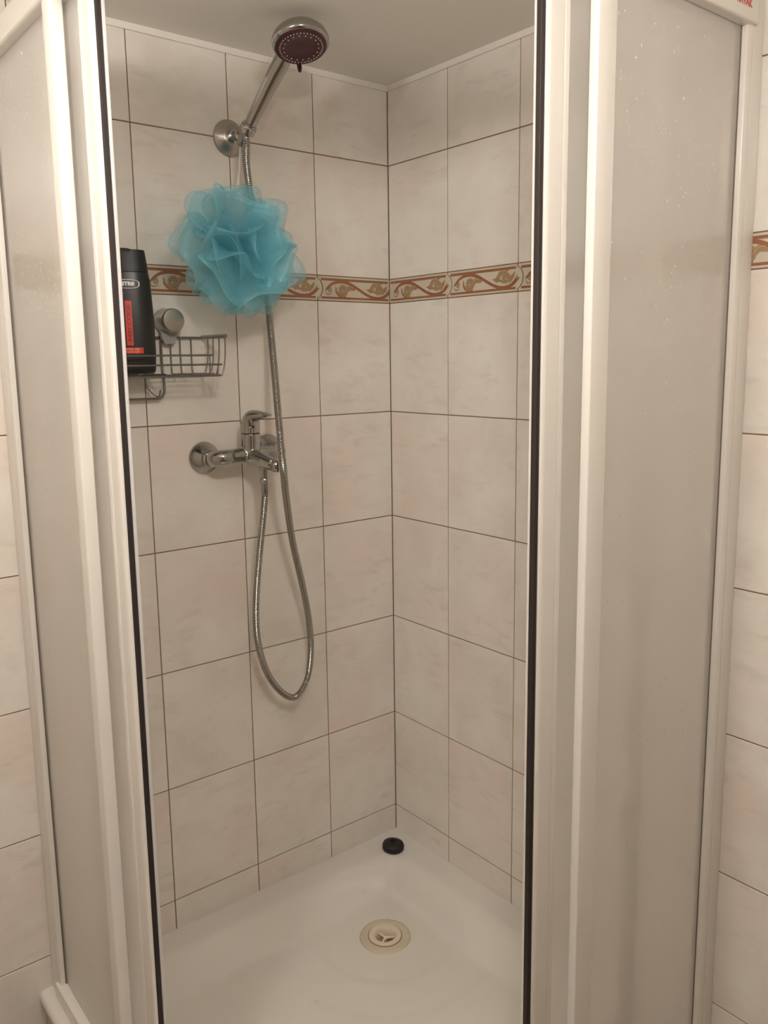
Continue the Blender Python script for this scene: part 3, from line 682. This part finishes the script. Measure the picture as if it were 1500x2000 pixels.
def label(name, poly_or_mesh, m, h=.0004, par=None):
    V, F = poly_or_mesh
    return link(name, mesh(name, [onfront(v[0], v[1], h) for v in V], F), m, par or bodyo)
def rect(s0, s1, z0, z1, n=10, k=8):
    V = [(s0+(s1-s0)*i/n, z0+(z1-z0)*j/k) for j in range(k+1) for i in range(n+1)]; F = [(j*(n+1)+i, j*(n+1)+i+1, (j+1)*(n+1)+i+1, (j+1)*(n+1)+i) for j in range(k) for i in range(n)]; return V, F
def ring(cx, cz, a, b, wd, p=2.8, n=56):
    V, F = [], []
    for k in range(n):
        t = 2*PI*k/n; thick = wd*(1+1.2*max(0, math.cos(t))**6); x, y = sup(t, a, b, p); x2, y2 = sup(t, a-thick, b-wd, p); V += [(cx+x, cz+y), (cx+x2, cz+y2)]
    F = [(2*k, 2*k+1, (2*k+3) % (2*n), (2*k+2) % (2*n)) for k in range(n)]; return V, F
zc_ = .1568
label('logo_outline', ring(-.001, zc_, .0205, .0078, .0010), LWHITE)
def ltxt(name, txt, size, cx, cz, m, bold=0, sx=1, rot=False, h=.0006):
    V, F = text_mesh(txt, size, bold)
    if rot: V = [(-v.y*sx+cx, v.x+cz) for v in V]
    else: V = [(v.x*sx+cx, v.y+cz) for v in V]
    return label(name, (V, F), m, h)
ltxt('logo_lettering', 'STR8', .0088, -.0005, zc_, LWHITE, .0006, 1.12)
ltxt('red_line_lettering', 'RED CODE', .0056, .000, .1405, PINKP, .0001, 1.15)
label('red_block', rect(-.0078, .0036, .0500, .1280), RED)
ltxt('red_block_lettering', 'RED CODE', -0+.0130, -.0018, .0890, DRED, .0004, .62, True, .0007)
label('red_strip', rect(-.0220, .0200, .0360, .0465), RED)
ltxt('strip_lettering', 'SHOWER GEL', .0050, -.003, .0436, SALMON, .0001, 1.1); ltxt('strip_lettering', 'BODY AND HAIR', .0042, -.003, .0388, SALMON, .0001, 1.0)

# ------------------------------------------------------------------ bath puff
PC = atY(464, 490, -.128)
pf = empty('bath_puff', PC, 'turquoise nylon mesh bath puff hanging from the shower bracket', 'bath puff')
W_ = -CD                                  # towards the room
WN = Vector((0, -1, 0)); XR_ = (CR-WN*CR.dot(WN)).normalized(); UP = Vector((0, 0, 1))
def petal(V, F, A, UVs, ang, el, R, Wd, cup, roll, seed, nb=26, na=34, c0=(0, 0)):
    rg = random.Random(seed)
    D = (XR_*math.cos(ang)+UP*math.sin(ang))*math.cos(el)+WN*math.sin(el)
    T = (-XR_*math.sin(ang)+UP*math.cos(ang)); T = (T*math.cos(roll)+D.cross(T)*math.sin(roll)).normalized(); N_ = T.cross(D).normalized()
    if N_.dot(W_) < 0: N_ = -N_
    ph, ph2, ph3 = rg.uniform(0, 6.28), rg.uniform(0, 6.28), rg.uniform(0, 6.28); k1 = rg.choice((1.2, 1.6, 2, 2.6)); base = len(V); so = rg.uniform(0, 50)
    for j in range(nb+1):
        b = j/nb
        for i in range(na+1):
            a = -1+2*i/na
            wd = Wd*math.sin(min(1, b*1.12+.04)*PI*.5)**.8
            edge = (1-.30*abs(a)**3)
            p = D*(R*(b**.9)*edge)+T*(wd*a*(1-.25*a*a))
            p += N_*(cup*R*(b**1.6)*(1.0-.9*a*a) + R*.11*b*b*math.sin(k1*a*PI*.8+ph) + R*.025*b*math.sin(5*a+3*b+ph2))
            p += D*(R*.06*b*b*math.sin(5*a+ph3))
            curl = max(0, b-.80)/.20; p += N_*(-R*.12*curl*curl)*math.copysign(1, cup) - D*R*.04*curl
            q = noise.noise_vector((p+Vector((so, 0, 0)))*11.0)*.012*b; p = p+q
            p = Vector((p.x, p.y*.80, p.z))+XR_*c0[0]+UP*c0[1]
            if p.y > .070: p.y = .070+.02*(p.y-.070)
            V.append(PC+p); A.append(max(0, (b-.95)/.05)*.5 + max(0, 1-b*5)*.3); UVs.append((a*wd*1050+so, b*R*1050))
    for j in range(nb):
        for i in range(na): q = base+j*(na+1)+i; F.append((q, q+1, q+na+2, q+na+1))
V, F, A, UVs = [], [], [], []
R2 = math.radians
spec = [  # angle, elevation, reach, half width, cup, roll, root offset (right, up)
 (156, -8, .126, .092, .28, .2, 0, 0), (112, -5, .112, .095, .28, -.2, 0, 0), (68, -8, .112, .09, .25, .2, 0, 0), (32, -6, .126, .09, .30, .25, 0, 0), (0, -4, .124, .085, .25, -.3, 0, 0),
 (-32, -6, .128, .09, .3, .3, 0, 0), (-66, -4, .116, .085, .3, -.2, 0, 0), (-92, -8, .118, .09, .30, .2, 0, 0), (-125, -6, .116, .085, .3, .2, 0, 0), (-165, -4, .112, .09, .3, -.2, 0, 0),
 (148, 22, .104, .090, .45, .3, -.010, .01), (88, 18, .100, .095, .5, -.35, 0, .01), (30, 22, .108, .090, .45, .5, 0, 0), (-22, 20, .106, .085, .45, -.5, .01, 0), (-78, 22, .104, .088, .5, .5, .01, -.01), (-128, 20, .104, .088, .45, -.4, -.01, -.01), (180, 22, .098, .085, .5, .5, -.01, 0),
 (96, 40, .088, .085, .65, .35, -.012, -.005), (20, 34, .096, .078, .6, -.65, .005, .015), (-40, 38, .098, .074, .55, .75, .012, .010), (-105, 40, .098, .080, .6, -.35, -.020, .010), (-150, 36, .092, .078, .6, .6, -.015, .012),
 (-120, 58, .086, .066, .8, .5, -.030, .030), (60, 56, .070, .062, .7, -.9, -.028, .004), (-25, 56, .086, .052, .6, 1.1, -.004, .022)]
for i, (an, el, R, Wd, cu, ro, ox, oz) in enumerate(spec): petal(V, F, A, UVs, R2(an), R2(el), R, Wd, cu, ro, 100+i, c0=(ox, oz))
me = mesh('netting', [v-PC for v in V], F)
at_ = me.attributes.new('rim', 'FLOAT', 'POINT'); at_.data.foreach_set('value', A)
uvl = me.uv_layers.new(name='net')
for l in me.loops: uvl.data[l.index].uv = UVs[l.vertex_index]
link('netting', me, NET, pf, True)
k0 = FLC+Vector((.004, -.036, .012))
ct = tube(smoothpts([atY(466, 372, -.075), atY(467, 330, -.062), atY(469, 290, -.055), atY(463, 262, -.045), k0+Vector((0, 0, -.001)), k0+Vector((.010, -.004, .000)), atY(474, 262, -.068), atY(469, 292, -.060), atY(468, 330, -.066), atY(463, 372, -.078), PC+Vector((0, .005, .02))], 8), .0016, 8)
part('hanging_cord', ct, CORD, pf, 60, 'thin white loop of cord')
part('cord_end', tube(smoothpts([k0+Vector((0, 0, -.001)), atY(467, 232, -.055), atY(462, 222, -.058)], 6), .0009, 6), CORD, pf, 60)

# ------------------------------------------------------------------ ceiling lamps of the bathroom (out of frame)
def lamp(name, pos, power, r, label):
    o = empty(name, (pos[0], pos[1], CEIL), label, 'ceiling lamp')
    part('lamp_base', lathe([(0, .05), (.01, .05), (.014, .045)], (pos[0], pos[1], CEIL), (0, 0, -1), 32), WHITE, o, 40)
    g = bpy.data.materials.new('lamp_globe_glow'); g.use_nodes = True; b = g.node_tree.nodes['Principled BSDF']
    b.inputs['Emission Color'].default_value = (*LAMP_COL, 1); b.inputs['Emission Strength'].default_value = power/(4*PI*r*r*PI)
    part('lamp_globe', lathe([(-r*math.cos(PI*k/16), r*math.sin(PI*k/16)) for k in range(17)], (pos[0], pos[1], pos[2]), (0, 0, 1), 32, False), g, o, 90)
lamp('ceiling_lamp', LAMP_POS, LAMP_POWER, .055, 'small round lit ceiling lamp in front of the shower opening')
lamp('ceiling_lamp', LAMP2_POS, LAMP2_POWER, .055, 'small round lit ceiling lamp left of the shower, outside its left panel')
